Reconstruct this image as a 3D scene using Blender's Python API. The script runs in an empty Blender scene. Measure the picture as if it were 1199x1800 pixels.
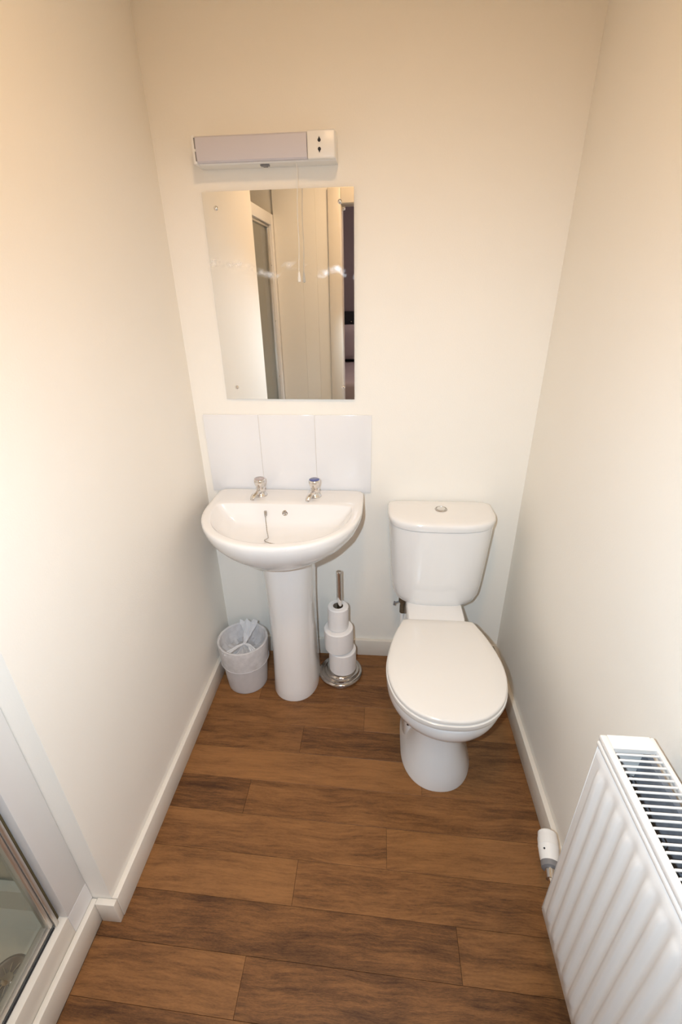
import bpy, bmesh, math, random
from mathutils import Vector, Matrix, noise as mnoise

random.seed(7)
SC = bpy.context.scene
COL = SC.collection

# ---------------------------------------------------------------- camera
cam_d = bpy.data.cameras.new('camera')
cam = bpy.data.objects.new('camera', cam_d)
COL.objects.link(cam)
cam_d.sensor_fit = 'VERTICAL'
cam_d.sensor_height = 36.0
cam_d.sensor_width = 24.0
cam_d.lens = 798.73 / 1800.0 * 36.0
cam_d.clip_start = 0.01
_r = Vector((0.99662908, 0.08050681, -0.01578373))
_u = Vector((-0.02118384, 0.43840467, 0.89852801))
_w = Vector((-0.07925728, 0.89516479, -0.43863229))
m = Matrix.Identity(4)
for i in range(3):
    m[i][0], m[i][1], m[i][2] = _r[i], _u[i], -_w[i]
m[0][3], m[1][3], m[2][3] = 0.6575, -1.5694, 1.4744
cam.matrix_world = m
SC.camera = cam

# ---------------------------------------------------------------- world, flash, exposure
wd = bpy.data.worlds.new('world')
SC.world = wd
wd.use_nodes = True
wd.node_tree.nodes['Background'].inputs[0].default_value = (0.5, 0.42, 0.36, 1)
wd.node_tree.nodes['Background'].inputs[1].default_value = 0.02

# the photographer's flash gun, a hand's breadth up and to the left of the lens
fl = bpy.data.lights.new('camera_flash', 'SPOT')
fl.energy = 64.0
fl.color = (0.68, 0.84, 1.0)
fl.shadow_soft_size = 0.014
fl.spot_size = math.radians(140)
fl.spot_blend = 1.0
flo = bpy.data.objects.new('camera_flash', fl)
COL.objects.link(flo)
flo.location = (0.560, -1.62, 1.55)
flo.rotation_euler = Vector((0.12, 1.20, -1.32)).to_track_quat('-Z', 'Y').to_euler()
# the warm downlight let into the ceiling
dl = bpy.data.lights.new('downlight_bulb', 'AREA')
dl.shape = 'DISK'
dl.size = 0.20
dl.energy = 8.6
dl.color = (1.0, 0.67, 0.38)
dlo = bpy.data.objects.new('downlight_bulb', dl)
COL.objects.link(dlo)
dlo.location = (0.62, -1.15, 2.345)

SC.view_settings.view_transform = 'Standard'
SC.view_settings.look = 'None'
SC.view_settings.gamma = 1.0
SC.view_settings.use_curve_mapping = False
SC.view_settings.exposure = 0.0
SC.cycles.max_bounces = 6
SC.cycles.diffuse_bounces = 4
SC.cycles.glossy_bounces = 4
SC.cycles.transmission_bounces = 4
SC.cycles.transparent_max_bounces = 8
SC.cycles.adaptive_threshold = 0.05
SC.cycles.use_denoising = True
SC.cycles.use_light_tree = False
SC.cycles.sample_clamp_indirect = 6.0

# ---------------------------------------------------------------- materials
MATS = {}
def new_mat(name):
    mt = bpy.data.materials.new(name)
    mt.use_nodes = True
    MATS[name] = mt
    nt = mt.node_tree
    return mt, nt, nt.nodes['Principled BSDF']

def simple(name, col, rough=0.5, metal=0.0, noise=0.0, nscale=40, bump=0.0, bscale=300, coat=0.0, spec=0.5):
    mt, nt, b = new_mat(name)
    b.inputs['Roughness'].default_value = rough
    b.inputs['Metallic'].default_value = metal
    b.inputs['Specular IOR Level'].default_value = spec
    b.inputs['Coat Weight'].default_value = coat
    b.inputs['Coat Roughness'].default_value = 0.05
    N = nt.nodes
    tc = N.new('ShaderNodeTexCoord')
    n1 = N.new('ShaderNodeTexNoise')
    n1.inputs['Scale'].default_value = nscale
    n1.inputs['Detail'].default_value = 4
    nt.links.new(tc.outputs['Object'], n1.inputs['Vector'])
    mix = N.new('ShaderNodeMix'); mix.data_type = 'RGBA'
    mix.inputs[6].default_value = (*[c * (1 - noise) for c in col], 1)
    mix.inputs[7].default_value = (*[min(1, c * (1 + noise)) for c in col], 1)
    nt.links.new(n1.outputs['Fac'], mix.inputs[0])
    nt.links.new(mix.outputs[2], b.inputs['Base Color'])
    if bump > 0:
        n2 = N.new('ShaderNodeTexNoise')
        n2.inputs['Scale'].default_value = bscale
        n2.inputs['Detail'].default_value = 3
        nt.links.new(tc.outputs['Object'], n2.inputs['Vector'])
        bp = N.new('ShaderNodeBump')
        bp.inputs['Strength'].default_value = bump
        bp.inputs['Distance'].default_value = 0.001
        nt.links.new(n2.outputs['Fac'], bp.inputs['Height'])
        nt.links.new(bp.outputs['Normal'], b.inputs['Normal'])
    return mt

simple('wall_paint', (0.905, 0.86, 0.775), 0.75, noise=0.012, nscale=6, bump=0.25, bscale=220)
simple('gloss_paint', (0.74, 0.68, 0.59), 0.35, noise=0.02, nscale=15, bump=0.08, bscale=90)
simple('jamb_paint', (0.80, 0.785, 0.76), 0.4, noise=0.015, nscale=15, bump=0.08, bscale=90)
simple('ceramic', (0.84, 0.82, 0.79), 0.12, noise=0.004, coat=0.6)
simple('seat_plastic', (0.78, 0.745, 0.69), 0.16, noise=0.004, coat=0.3)
simple('tile_glaze', (0.83, 0.82, 0.815), 0.15, noise=0.01, nscale=8, coat=0.4)
simple('grout', (0.78, 0.73, 0.66), 0.8, noise=0.05, nscale=80)
simple('chrome', (0.78, 0.76, 0.74), 0.08, metal=1.0, noise=0.02)
simple('brushed_steel', (0.55, 0.52, 0.49), 0.13, metal=1.0, noise=0.05, nscale=60)
simple('dull_brass', (0.16, 0.115, 0.07), 0.45, metal=0.5, noise=0.3, nscale=120)
simple('aluminium', (0.72, 0.70, 0.66), 0.28, metal=0.85, noise=0.03)
simple('white_plastic', (0.84, 0.82, 0.78), 0.3, noise=0.01)
simple('diffuser', (0.61, 0.585, 0.63), 0.4, noise=0.012, nscale=20)
simple('radiator_enamel', (0.80, 0.77, 0.73), 0.3, noise=0.01)
simple('shaded_convector_steel', (0.17, 0.18, 0.20), 0.6, noise=0.5, nscale=45)  # dusty grey steel, darkened to stand for the shade inside the radiator
simple('grey_plastic', (0.22, 0.21, 0.21), 0.5, noise=0.05)
simple('black', (0.01, 0.01, 0.012), 0.6, noise=0.1)
simple('blue_cap', (0.05, 0.07, 0.26), 0.2, noise=0.05, coat=0.5)
simple('silver_cap', (0.55, 0.47, 0.44), 0.25, metal=0.6, noise=0.05)
simple('paper', (0.86, 0.83, 0.80), 0.95, noise=0.02, nscale=120, bump=0.5, bscale=500)
simple('card', (0.22, 0.17, 0.12), 0.9, noise=0.1)
simple('cord', (0.82, 0.80, 0.75), 0.7, noise=0.03)
simple('subfloor', (0.05, 0.028, 0.016), 0.8, noise=0.2)
simple('shower_panel', (0.62, 0.58, 0.46), 0.3, noise=0.03, nscale=4)
simple('tray', (0.72, 0.68, 0.58), 0.3, noise=0.03, nscale=12)
simple('drain_grate', (0.35, 0.34, 0.32), 0.35, metal=0.7, noise=0.15)
simple('seal', (0.10, 0.075, 0.03), 0.6, noise=0.3)
simple('bed_wall', (0.36, 0.30, 0.31), 0.85, noise=0.03)
simple('bed_floor', (0.18, 0.12, 0.10), 0.9, noise=0.15)
simple('headboard', (0.02, 0.022, 0.028), 0.5, noise=0.2)
simple('duvet', (0.62, 0.55, 0.56), 0.9, noise=0.04, bump=0.3, bscale=60)
simple('bed_base', (0.03, 0.03, 0.033), 0.9, noise=0.9, nscale=60)
simple('red_cloth', (0.55, 0.06, 0.03), 0.9, noise=0.1)
simple('lamp_trim', (0.8, 0.78, 0.75), 0.4, noise=0.01)

def wood_mat():
    mt, nt, b = new_mat('wood_plank')
    N, L = nt.nodes, nt.links
    tc = N.new('ShaderNodeTexCoord')
    oi = N.new('ShaderNodeObjectInfo')
    off = N.new('ShaderNodeVectorMath'); off.operation = 'MULTIPLY'
    cmb = N.new('ShaderNodeCombineXYZ')
    for i, k in enumerate((17.0, 31.0, 53.0)):
        mm = N.new('ShaderNodeMath'); mm.operation = 'MULTIPLY'; mm.inputs[1].default_value = k
        L.new(oi.outputs['Random'], mm.inputs[0]); L.new(mm.outputs[0], cmb.inputs[i])
    add = N.new('ShaderNodeVectorMath'); add.operation = 'ADD'
    L.new(tc.outputs['Object'], add.inputs[0]); L.new(cmb.outputs[0], add.inputs[1])
    # warp so the grain wanders
    wn = N.new('ShaderNodeTexNoise'); wn.inputs['Scale'].default_value = 3.5; wn.inputs['Detail'].default_value = 2
    L.new(add.outputs[0], wn.inputs['Vector'])
    wm = N.new('ShaderNodeVectorMath'); wm.operation = 'MULTIPLY_ADD'
    wm.inputs[1].default_value = (0.0, 0.05, 0.0)
    L.new(wn.outputs['Color'], wm.inputs[0]); L.new(add.outputs[0], wm.inputs[2])
    def stretched(sx, sy, scale, detail, rough):
        mp = N.new('ShaderNodeMapping'); mp.inputs['Scale'].default_value = (sx, sy, 1)
        L.new(wm.outputs[0], mp.inputs['Vector'])
        n = N.new('ShaderNodeTexNoise')
        n.inputs['Scale'].default_value = scale; n.inputs['Detail'].default_value = detail
        n.inputs['Roughness'].default_value = rough
        L.new(mp.outputs[0], n.inputs['Vector'])
        return n.outputs['Fac']
    broad = stretched(1.0, 7.0, 4.0, 5, 0.62)     # smoky patches along the board
    grain = stretched(1.0, 12.0, 14.0, 6, 0.7)    # grain lines
    fine = stretched(1.0, 9.0, 110.0, 3, 0.75)     # pores
    s1 = N.new('ShaderNodeMath'); s1.operation = 'MULTIPLY_ADD'; s1.inputs[1].default_value = 0.52
    L.new(broad, s1.inputs[0])
    s2 = N.new('ShaderNodeMath'); s2.operation = 'MULTIPLY_ADD'; s2.inputs[1].default_value = 0.46
    L.new(grain, s2.inputs[0])
    s3 = N.new('ShaderNodeMath'); s3.operation = 'MULTIPLY'; s3.inputs[1].default_value = 0.34
    L.new(fine, s3.inputs[0])
    L.new(s3.outputs[0], s2.inputs[2]); L.new(s2.outputs[0], s1.inputs[2])
    # each board a little lighter or darker
    rj = N.new('ShaderNodeMath'); rj.operation = 'MULTIPLY_ADD'; rj.inputs[1].default_value = 0.66; rj.inputs[2].default_value = -0.455
    tone = N.new('ShaderNodeSeparateColor'); L.new(oi.outputs['Color'], tone.inputs[0])
    L.new(tone.outputs[0], rj.inputs[0])
    s4 = N.new('ShaderNodeMath'); s4.operation = 'ADD'
    L.new(s1.outputs[0], s4.inputs[0]); L.new(rj.outputs[0], s4.inputs[1])
    cr = N.new('ShaderNodeValToRGB')
    e = cr.color_ramp.elements
    e[0].position = 0.32; e[0].color = (0.058, 0.022, 0.0072, 1)
    e[1].position = 0.80; e[1].color = (0.33, 0.142, 0.046, 1)
    for p, c in ((0.42, (0.120, 0.050, 0.0160, 1)), (0.52, (0.200, 0.0865, 0.028, 1)), (0.64, (0.265, 0.119, 0.0395, 1))):
        x = e.new(p); x.color = c
    L.new(s4.outputs[0], cr.inputs[0])
    L.new(cr.outputs[0], b.inputs['Base Color'])
    b.inputs['Roughness'].default_value = 0.42
    b.inputs['Specular IOR Level'].default_value = 0.35
    bp = N.new('ShaderNodeBump'); bp.inputs['Strength'].default_value = 0.12; bp.inputs['Distance'].default_value = 0.0006
    L.new(s2.outputs[0], bp.inputs['Height']); L.new(bp.outputs['Normal'], b.inputs['Normal'])
wood_mat()

def mirror_mat():
    mt, nt, b = new_mat('mirror_glass')
    N, L = nt.nodes, nt.links
    b.inputs['Metallic'].default_value = 1.0
    b.inputs['Base Color'].default_value = (0.90, 0.90, 0.885, 1)
    b.inputs['Roughness'].default_value = 0.0
    # wiped smear across the glass: a wavy streak of greasy film (rough) over the mirror
    tc = N.new('ShaderNodeTexCoord')
    sp = N.new('ShaderNodeSeparateXYZ'); L.new(tc.outputs['Object'], sp.inputs[0])
    n1 = N.new('ShaderNodeTexNoise'); n1.noise_dimensions = '1D'
    n1.inputs['Scale'].default_value = 9.0; n1.inputs['Detail'].default_value = 2
    L.new(sp.outputs['X'], n1.inputs['W'])
    # centre line of the smear: z = a + b*x + c*noise
    a1 = N.new('ShaderNodeMath'); a1.operation = 'MULTIPLY_ADD'; a1.inputs[1].default_value = 0.10; a1.inputs[2].default_value = 0.005
    L.new(n1.outputs['Fac'], a1.inputs[0])
    a2 = N.new('ShaderNodeMath'); a2.operation = 'MULTIPLY_ADD'; a2.inputs[1].default_value = -0.10
    L.new(sp.outputs['X'], a2.inputs[0]); L.new(a1.outputs[0], a2.inputs[2])
    d = N.new('ShaderNodeMath'); d.operation = 'SUBTRACT'
    L.new(sp.outputs['Z'], d.inputs[0]); L.new(a2.outputs[0], d.inputs[1])
    ab = N.new('ShaderNodeMath'); ab.operation = 'ABSOLUTE'; L.new(d.outputs[0], ab.inputs[0])
    mr = N.new('ShaderNodeMapRange'); mr.inputs[1].default_value = 0.0; mr.inputs[2].default_value = 0.016
    mr.inputs[3].default_value = 1.0; mr.inputs[4].default_value = 0.0; mr.interpolation_type = 'SMOOTHERSTEP'
    L.new(ab.outputs[0], mr.inputs[0])
    n2 = N.new('ShaderNodeTexNoise'); n2.inputs['Scale'].default_value = 26.0; n2.inputs['Detail'].default_value = 3
    L.new(tc.outputs['Object'], n2.inputs['Vector'])
    cr = N.new('ShaderNodeMapRange'); cr.inputs[1].default_value = 0.42; cr.inputs[2].default_value = 0.66
    L.new(n2.outputs['Fac'], cr.inputs[0])
    mu = N.new('ShaderNodeMath'); mu.operation = 'MULTIPLY'
    L.new(mr.outputs[0], mu.inputs[0]); L.new(cr.outputs[0], mu.inputs[1])
    mu2 = N.new('ShaderNodeMath'); mu2.operation = 'MULTIPLY'; mu2.inputs[1].default_value = 0.55
    L.new(mu.outputs[0], mu2.inputs[0])
    film = N.new('ShaderNodeBsdfGlossy'); film.inputs['Roughness'].default_value = 0.42
    film.inputs['Color'].default_value = (0.9, 0.9, 0.9, 1)
    mx = N.new('ShaderNodeMixShader')
    L.new(mu2.outputs[0], mx.inputs[0]); L.new(b.outputs[0], mx.inputs[1]); L.new(film.outputs[0], mx.inputs[2])
    L.new(mx.outputs[0], N['Material Output'].inputs['Surface'])
mirror_mat()

def translucent_mat(name, col, transp, rough, noise_amt=0.0):
    mt, nt, b = new_mat(name)
    N, L = nt.nodes, nt.links
    b.inputs['Base Color'].default_value = (*col, 1)
    b.inputs['Roughness'].default_value = rough
    tl = N.new('ShaderNodeBsdfTranslucent'); tl.inputs['Color'].default_value = (*col, 1)
    tp = N.new('ShaderNodeBsdfTransparent'); tp.inputs['Color'].default_value = (0.95, 0.94, 0.93, 1)
    m1 = N.new('ShaderNodeMixShader'); m1.inputs[0].default_value = 0.35
    L.new(b.outputs[0], m1.inputs[1]); L.new(tl.outputs[0], m1.inputs[2])
    m2 = N.new('ShaderNodeMixShader')
    tc = N.new('ShaderNodeTexCoord')
    nn = N.new('ShaderNodeTexNoise'); nn.inputs['Scale'].default_value = 35
    L.new(tc.outputs['Object'], nn.inputs['Vector'])
    mr = N.new('ShaderNodeMapRange')
    mr.inputs[3].default_value = transp - noise_amt; mr.inputs[4].default_value = transp + noise_amt
    L.new(nn.outputs['Fac'], mr.inputs[0]); L.new(mr.outputs[0], m2.inputs[0])
    L.new(m1.outputs[0], m2.inputs[1]); L.new(tp.outputs[0], m2.inputs[2])
    L.new(m2.outputs[0], N['Material Output'].inputs['Surface'])
translucent_mat('frosted_plastic', (0.90, 0.87, 0.86), 0.34, 0.4, 0.05)
translucent_mat('bag_film', (0.93, 0.92, 0.92), 0.34, 0.3, 0.18)
translucent_mat('bag_white', (0.90, 0.90, 0.91), 0.05, 0.35, 0.05)

def glass_mat():
    mt, nt, b = new_mat('shower_glass')
    N, L = nt.nodes, nt.links
    tp = N.new('ShaderNodeBsdfTransparent'); tp.inputs['Color'].default_value = (0.94, 0.955, 0.935, 1)
    gl = N.new('ShaderNodeBsdfGlossy'); gl.inputs['Roughness'].default_value = 0.02
    fr = N.new('ShaderNodeFresnel')
    ge = N.new('ShaderNodeNewGeometry'); io = N.new('ShaderNodeMapRange')      # both faces of the sheet reflect alike
    io.inputs[3].default_value = 1.5; io.inputs[4].default_value = 1 / 1.5
    L.new(ge.outputs['Backfacing'], io.inputs[0]); L.new(io.outputs[0], fr.inputs['IOR'])
    nn = N.new('ShaderNodeTexNoise'); nn.inputs['Scale'].default_value = 12
    tc = N.new('ShaderNodeTexCoord'); L.new(tc.outputs['Object'], nn.inputs['Vector'])
    b.inputs['Base Color'].default_value = (0.7, 0.7, 0.66, 1)
    m0 = N.new('ShaderNodeMixShader')     # lime-scale film
    mr = N.new('ShaderNodeMapRange'); mr.inputs[3].default_value = 0.02; mr.inputs[4].default_value = 0.07
    L.new(nn.outputs['Fac'], mr.inputs[0]); L.new(mr.outputs[0], m0.inputs[0])
    L.new(tp.outputs[0], m0.inputs[1]); L.new(b.outputs[0], m0.inputs[2])
    m1 = N.new('ShaderNodeMixShader')
    L.new(fr.outputs[0], m1.inputs[0]); L.new(m0.outputs[0], m1.inputs[1]); L.new(gl.outputs[0], m1.inputs[2])
    L.new(m1.outputs[0], N['Material Output'].inputs['Surface'])
glass_mat()

def emit_mat(name, col, strength):
    mt, nt, b = new_mat(name)
    b.inputs['Base Color'].default_value = (0.8, 0.78, 0.75, 1)
    b.inputs['Emission Color'].default_value = (*col, 1)
    b.inputs['Emission Strength'].default_value = strength
    mt.cycles.emission_sampling = 'NONE' if name == 'lamp_glow' else 'AUTO'
emit_mat('lamp_glow', (1.0, 0.60, 0.30), 6.0)
emit_mat('bed_fill_glow', (1.0, 0.80, 0.78), 48.0)  # glow of the added bedroom lamp

# ---------------------------------------------------------------- mesh helpers
def mk(name, verts, faces, mat, parent=None, smooth=None, origin=None):
    """one mesh object; verts are world coordinates, the origin is the parent's (or given)"""
    o_w = Vector(origin) if origin is not None else (Vector(parent['_o']) if parent is not None else Vector((0, 0, 0)))
    me = bpy.data.meshes.new(name)
    me.from_pydata([tuple(Vector(v) - o_w) for v in verts], [], faces)
    bm = bmesh.new(); bm.from_mesh(me)
    bmesh.ops.recalc_face_normals(bm, faces=bm.faces)
    bm.to_mesh(me); bm.free()
    if smooth is not None:
        for p in me.polygons: p.use_smooth = True
        me.set_sharp_from_angle(angle=math.radians(smooth))
    me.materials.append(MATS[mat])
    ob = bpy.data.objects.new(name, me)
    COL.objects.link(ob)
    if parent is not None:
        ob.parent = parent
        ob.location = o_w - Vector(parent['_o'])
    else:
        ob.location = o_w
    ob['_o'] = tuple(o_w)
    return ob

def thing(name, loc, label, cat, group=None):
    e = bpy.data.objects.new(name, None)
    e.empty_display_size = 0.05
    COL.objects.link(e)
    e.location = loc
    e['_o'] = tuple(loc)
    return tag(e, label, cat, group)

def tag(o, label, cat, group=None):
    o['label'] = label; o['category'] = cat
    if group: o['group'] = group
    return o

def struct(o, label=None, cat=None):
    o['kind'] = 'structure'
    if label: o['label'] = label; o['category'] = cat
    return o

def box_vf(x0, x1, y0, y1, z0, z1, bev=0.0, seg=2):
    bm = bmesh.new()
    vs = [bm.verts.new(p) for p in ((x0,y0,z0),(x1,y0,z0),(x1,y1,z0),(x0,y1,z0),(x0,y0,z1),(x1,y0,z1),(x1,y1,z1),(x0,y1,z1))]
    for f in ((0,3,2,1),(4,5,6,7),(0,1,5,4),(1,2,6,5),(2,3,7,6),(3,0,4,7)):
        bm.faces.new([vs[i] for i in f])
    if bev > 0:
        bmesh.ops.bevel(bm, geom=list(bm.edges), offset=bev, segments=seg, profile=0.5, affect='EDGES')
    bm.verts.index_update()
    V = [v.co.copy() for v in bm.verts]
    F = [[v.index for v in f.verts] for f in bm.faces]
    bm.free()
    return V, F

def join(*vfs):
    V, F = [], []
    for v, f in vfs:
        n = len(V); V += list(v); F += [[i + n for i in q] for q in f]
    return V, F

def box(name, x0, x1, y0, y1, z0, z1, mat, parent=None, bev=0.0, seg=2):
    v, f = box_vf(x0, x1, y0, y1, z0, z1, bev, seg)
    return mk(name, v, f, mat, parent, smooth=40 if bev > 0 else None)

def loft_vf(rings, cap0=True, cap1=True):
    n = len(rings[0]); V = [p for r in rings for p in r]; F = []
    for k in range(len(rings) - 1):
        a, b = k * n, (k + 1) * n
        for i in range(n):
            j = (i + 1) % n
            F.append([a + i, a + j, b + j, b + i])
    if cap0: F.append(list(range(n))[::-1])
    if cap1: F.append([(len(rings) - 1) * n + i for i in range(n)])
    return V, F

def lathe_vf(prof, c=(0, 0, 0), n=40, axis=None):
    """prof: list of (radius, height); axis: direction of the height"""
    c = Vector(c); ax = Vector(axis or (0, 0, 1)).normalized()
    t = Vector((1, 0, 0)) if abs(ax.x) < 0.9 else Vector((0, 1, 0))
    p = ax.cross(t).normalized(); q = ax.cross(p)
    rings = [[c + ax * h + (p * math.cos(a) + q * math.sin(a)) * max(r, 1e-5)
              for a in (2 * math.pi * i / n for i in range(n))] for r, h in prof]
    return loft_vf(rings)

def tube_vf(pts, r, n=8):
    pts = [Vector(p) for p in pts]; rings = []
    up = Vector((0.13, 0.2, 1)).normalized()
    for i, p in enumerate(pts):
        d = (pts[min(i + 1, len(pts) - 1)] - pts[max(i - 1, 0)]).normalized()
        a = d.cross(up)
        if a.length < 0.05: a = d.cross(Vector((1, 0.1, 0)))
        a.normalize(); b = d.cross(a)
        rr = r[i] if isinstance(r, (list, tuple)) else r
        rings.append([p + (a * math.cos(t) + b * math.sin(t)) * rr for t in (2 * math.pi * k / n for k in range(n))])
    return loft_vf(rings)

def spow(x, e):
    return math.copysign(abs(x) ** e, x)

def dring(cx, a, vb, vc, vf, z, nb=4.0, nf=2.1, n=72):
    """plan outline flat at the back and round at the front; v runs from the back wall into the room"""
    out = []
    for i in range(n):
        t = 2 * math.pi * (i + 0.5) / n
        c, s = math.cos(t), math.sin(t)
        e = 2 / (nf if s >= 0 else nb)
        u = a * spow(c, e)
        v = vc + (vf - vc) * spow(s, e) if s >= 0 else vc + (vc - vb) * spow(s, e)
        out.append(Vector((cx + u, -v, z)))
    return out

def smooth_poly(pts, n):
    """closed Catmull-Rom through pts, resampled to n points by arc length"""
    P = [Vector(p) for p in pts]; m_ = len(P); dense = []
    for i in range(m_):
        p0, p1, p2, p3 = P[i - 1], P[i], P[(i + 1) % m_], P[(i + 2) % m_]
        for k in range(16):
            t = k / 16
            dense.append(0.5 * ((2 * p1) + (-p0 + p2) * t + (2 * p0 - 5 * p1 + 4 * p2 - p3) * t * t + (-p0 + 3 * p1 - 3 * p2 + p3) * t ** 3))
    L = [0]
    for i in range(len(dense)):
        L.append(L[-1] + (dense[(i + 1) % len(dense)] - dense[i]).length)
    out = []; j = 0
    for i in range(n):
        s = L[-1] * i / n
        while L[j + 1] < s: j += 1
        t = (s - L[j]) / max(1e-9, L[j + 1] - L[j])
        out.append(dense[j].lerp(dense[(j + 1) % len(dense)], t))
    return out

# ---------------------------------------------------------------- room numbers
W = 1.187            # room width; back wall y = 0, left wall x = 0, floor z = 0
YD = -1.68           # door wall
YE = -1.008          # end of the left wall, shower begins
XS = -0.037          # face of the shower baseboard
JX = XS - 0.0145     # face of the white jambs, set back over the baseboard ledge
CEIL = 2.36
SK = 0.084           # baseboard height

# ---------------------------------------------------------------- setting
fl_root = box('floor', -0.9, W + 0.1, YD - 0.1, 0.1, -0.03, -0.0045, 'subfloor')
struct(fl_root)
# boards of the floor, laid across the room at a slight slant
SL = -0.0275
def clip(poly, ax, val, keep_less):
    out = []
    for i in range(len(poly)):
        p, q = poly[i], poly[(i + 1) % len(poly)]
        ip = (p[ax] <= val) == keep_less or p[ax] == val
        iq = (q[ax] <= val) == keep_less or q[ax] == val
        if ip: out.append(p)
        if ip != iq:
            t = (val - p[ax]) / (q[ax] - p[ax])
            out.append((p[0] + t * (q[0] - p[0]), p[1] + t * (q[1] - p[1])))
    return out
ROW = 0.1105
joints = {0: [0.5], 1: [0.86], 2: [0.20, 1.02], 3: [0.625], 4: [0.40], 5: [0.822], 6: [0.255], 7: [0.706], 8: [0.452], 9: [0.882], 10: [0.358], 11: [0.75], 12: [0.2], 13: [0.6], 14: [0.4], 15: [0.8]}
tones = {1: [0.5, 0.4], 2: [0.62, 0.42, 0.5], 3: [0.52, 0.60], 4: [0.46, 0.36], 5: [0.64, 0.50], 6: [0.34, 0.46], 7: [0.52, 0.58], 8: [0.56, 0.46], 9: [0.36, 0.46], 10: [0.50, 0.38], 11: [0.40, 0.44]}
def plank(row, xa, xb, tone):
    ya = -0.076 - ROW * (row - 1)          # upper edge at x = 0.6
    g = 0.00035
    y = lambda x, e: e + SL * (x - 0.6)
    poly = [(xa + g, y(xa, ya - ROW) + g), (xb - g, y(xb, ya - ROW) + g), (xb - g, y(xb, ya) - g), (xa + g, y(xa, ya) - g)]
    for ax, v, less in ((0, -0.0375, False), (0, W - 0.001, True), (1, -0.001, True), (1, YD + 0.001, False)):
        poly = clip(poly, ax, v, less)
        if len(poly) < 3: return
    cx = sum(p[0] for p in poly) / len(poly); cy = sum(p[1] for p in poly) / len(poly)
    b = 0.0004
    inset = [(p[0] + (cx - p[0]) * b / max(0.05, abs(cx - p[0])), p[1] + (cy - p[1]) * b / max(0.02, abs(cy - p[1]))) for p in poly]
    n = len(poly)
    V = [(p[0], p[1], -0.0045) for p in poly] + [(p[0], p[1], -0.0003) for p in poly] + [(p[0], p[1], 0.0) for p in inset]
    F = [list(range(n))[::-1]] + [[i, (i + 1) % n, n + (i + 1) % n, n + i] for i in range(n)] + \
        [[n + i, n + (i + 1) % n, 2 * n + (i + 1) % n, 2 * n + i] for i in range(n)] + [[2 * n + i for i in range(n)]]
    o = mk('plank', V, F, 'wood_plank', fl_root, origin=(cx, cy, 0))
    o.color = (tone, tone, tone, 1)
for row in range(0, 16):
    cuts = sorted(joints.get(row, [0.5]))
    xs = [-0.2] + cuts + [1.4]
    for k, (a, b) in enumerate(zip(xs[:-1], xs[1:])):
        plank(row, a, b, tones.get(row, [0.45, 0.5, 0.45])[k])

struct(box('wall_back', -0.12, W + 0.12, 0.0, 0.1, 0.0, CEIL, 'wall_paint'))
struct(box('wall_left', -0.12, 0.0, YE, -0.0002, 0.0, CEIL, 'wall_paint'))
struct(box('wall_right', W, W + 0.12, YD - 0.1, -0.0002, 0.0, CEIL, 'wall_paint'))
struct(box('ceiling', -0.95, W + 0.12, YD - 0.1, 0.1, CEIL, CEIL + 0.1, 'wall_paint'))

# door wall behind the photographer: panels, opening, architrave (seen in the mirror)
DX0, DX1, DZ = 0.37, 1.10, 1.935
wf = box('wall_front', -0.95, W, YD - 0.1, YD - 0.012, DZ + 0.055, CEIL, 'wall_paint')
struct(wf)
v, f = join(box_vf(-0.95, DX0 - 0.03, YD - 0.1, YD - 0.012, 0, DZ + 0.0549), box_vf(DX1 + 0.03, W - 0.0005, YD - 0.1, YD - 0.012, 0, DZ + 0.0549))
mk('wall_core', v, f, 'wall_paint', wf)
for xa, xb in ((JX + 0.0004, 0.1163), (0.1167, 0.2093), (0.2097, 0.2878)):
    box('panel', xa, xb, YD - 0.012, YD, 0.0, CEIL, 'wall_paint', wf, bev=0.0006, seg=1)
box('panel', 0.2885, W - 0.0005, YD - 0.012, YD, DZ + 0.056, CEIL, 'wall_paint', wf, bev=0.0012, seg=1)
dr = box('door_1', DX0 - 0.03, DX0, YD - 0.1, YD + 0.001, 0.0, DZ, 'gloss_paint')
struct(dr)
box('door_jamb', DX1, DX1 + 0.03, YD - 0.1, YD + 0.001, 0.0, DZ, 'gloss_paint', dr)
box('door_head', DX0 - 0.03, DX1 + 0.03, YD - 0.1, YD + 0.001, DZ, DZ + 0.03, 'gloss_paint', dr)
box('architrave', DX0 - 0.082, DX0 - 0.004, YD + 0.0012, YD + 0.016, 0.0, DZ + 0.08, 'gloss_paint', dr, bev=0.003)
box('architrave', DX1 + 0.004, W - 0.002, YD + 0.0012, YD + 0.016, 0.0, DZ + 0.08, 'gloss_paint', dr, bev=0.003)
box('architrave', DX0 - 0.0035, DX1 + 0.0035, YD + 0.0012, YD + 0.016, DZ + 0.004, DZ + 0.08, 'gloss_paint', dr, bev=0.003)
v, f = join(box_vf(DX0 + 0.0005, DX0 + 0.02, YD - 0.03, YD - 0.012, DZ - 0.03, DZ - 0.002, 0.002), lathe_vf([(0.006, 0), (0.006, 0.012), (0.003, 0.015)], (DX0 + 0.01, YD - 0.014, DZ - 0.016), 12, (0, 1, 0)))
mk('catch', v, f, 'chrome', dr, smooth=40)

# baseboards
bl = struct(box('baseboard_left', 0.0002, 0.0157, YE - 0.0002, -0.0162, 0.0, SK, 'gloss_paint', bev=0.002))
struct(box('baseboard_back', 0.0003, W - 0.0003, -0.0157, -0.0003, 0.0, SK, 'gloss_paint', bev=0.002))
struct(box('baseboard_right', W - 0.0157, W - 0.0002, YD + 0.02, -0.0162, 0.0, SK, 'gloss_paint', bev=0.002))
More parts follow.
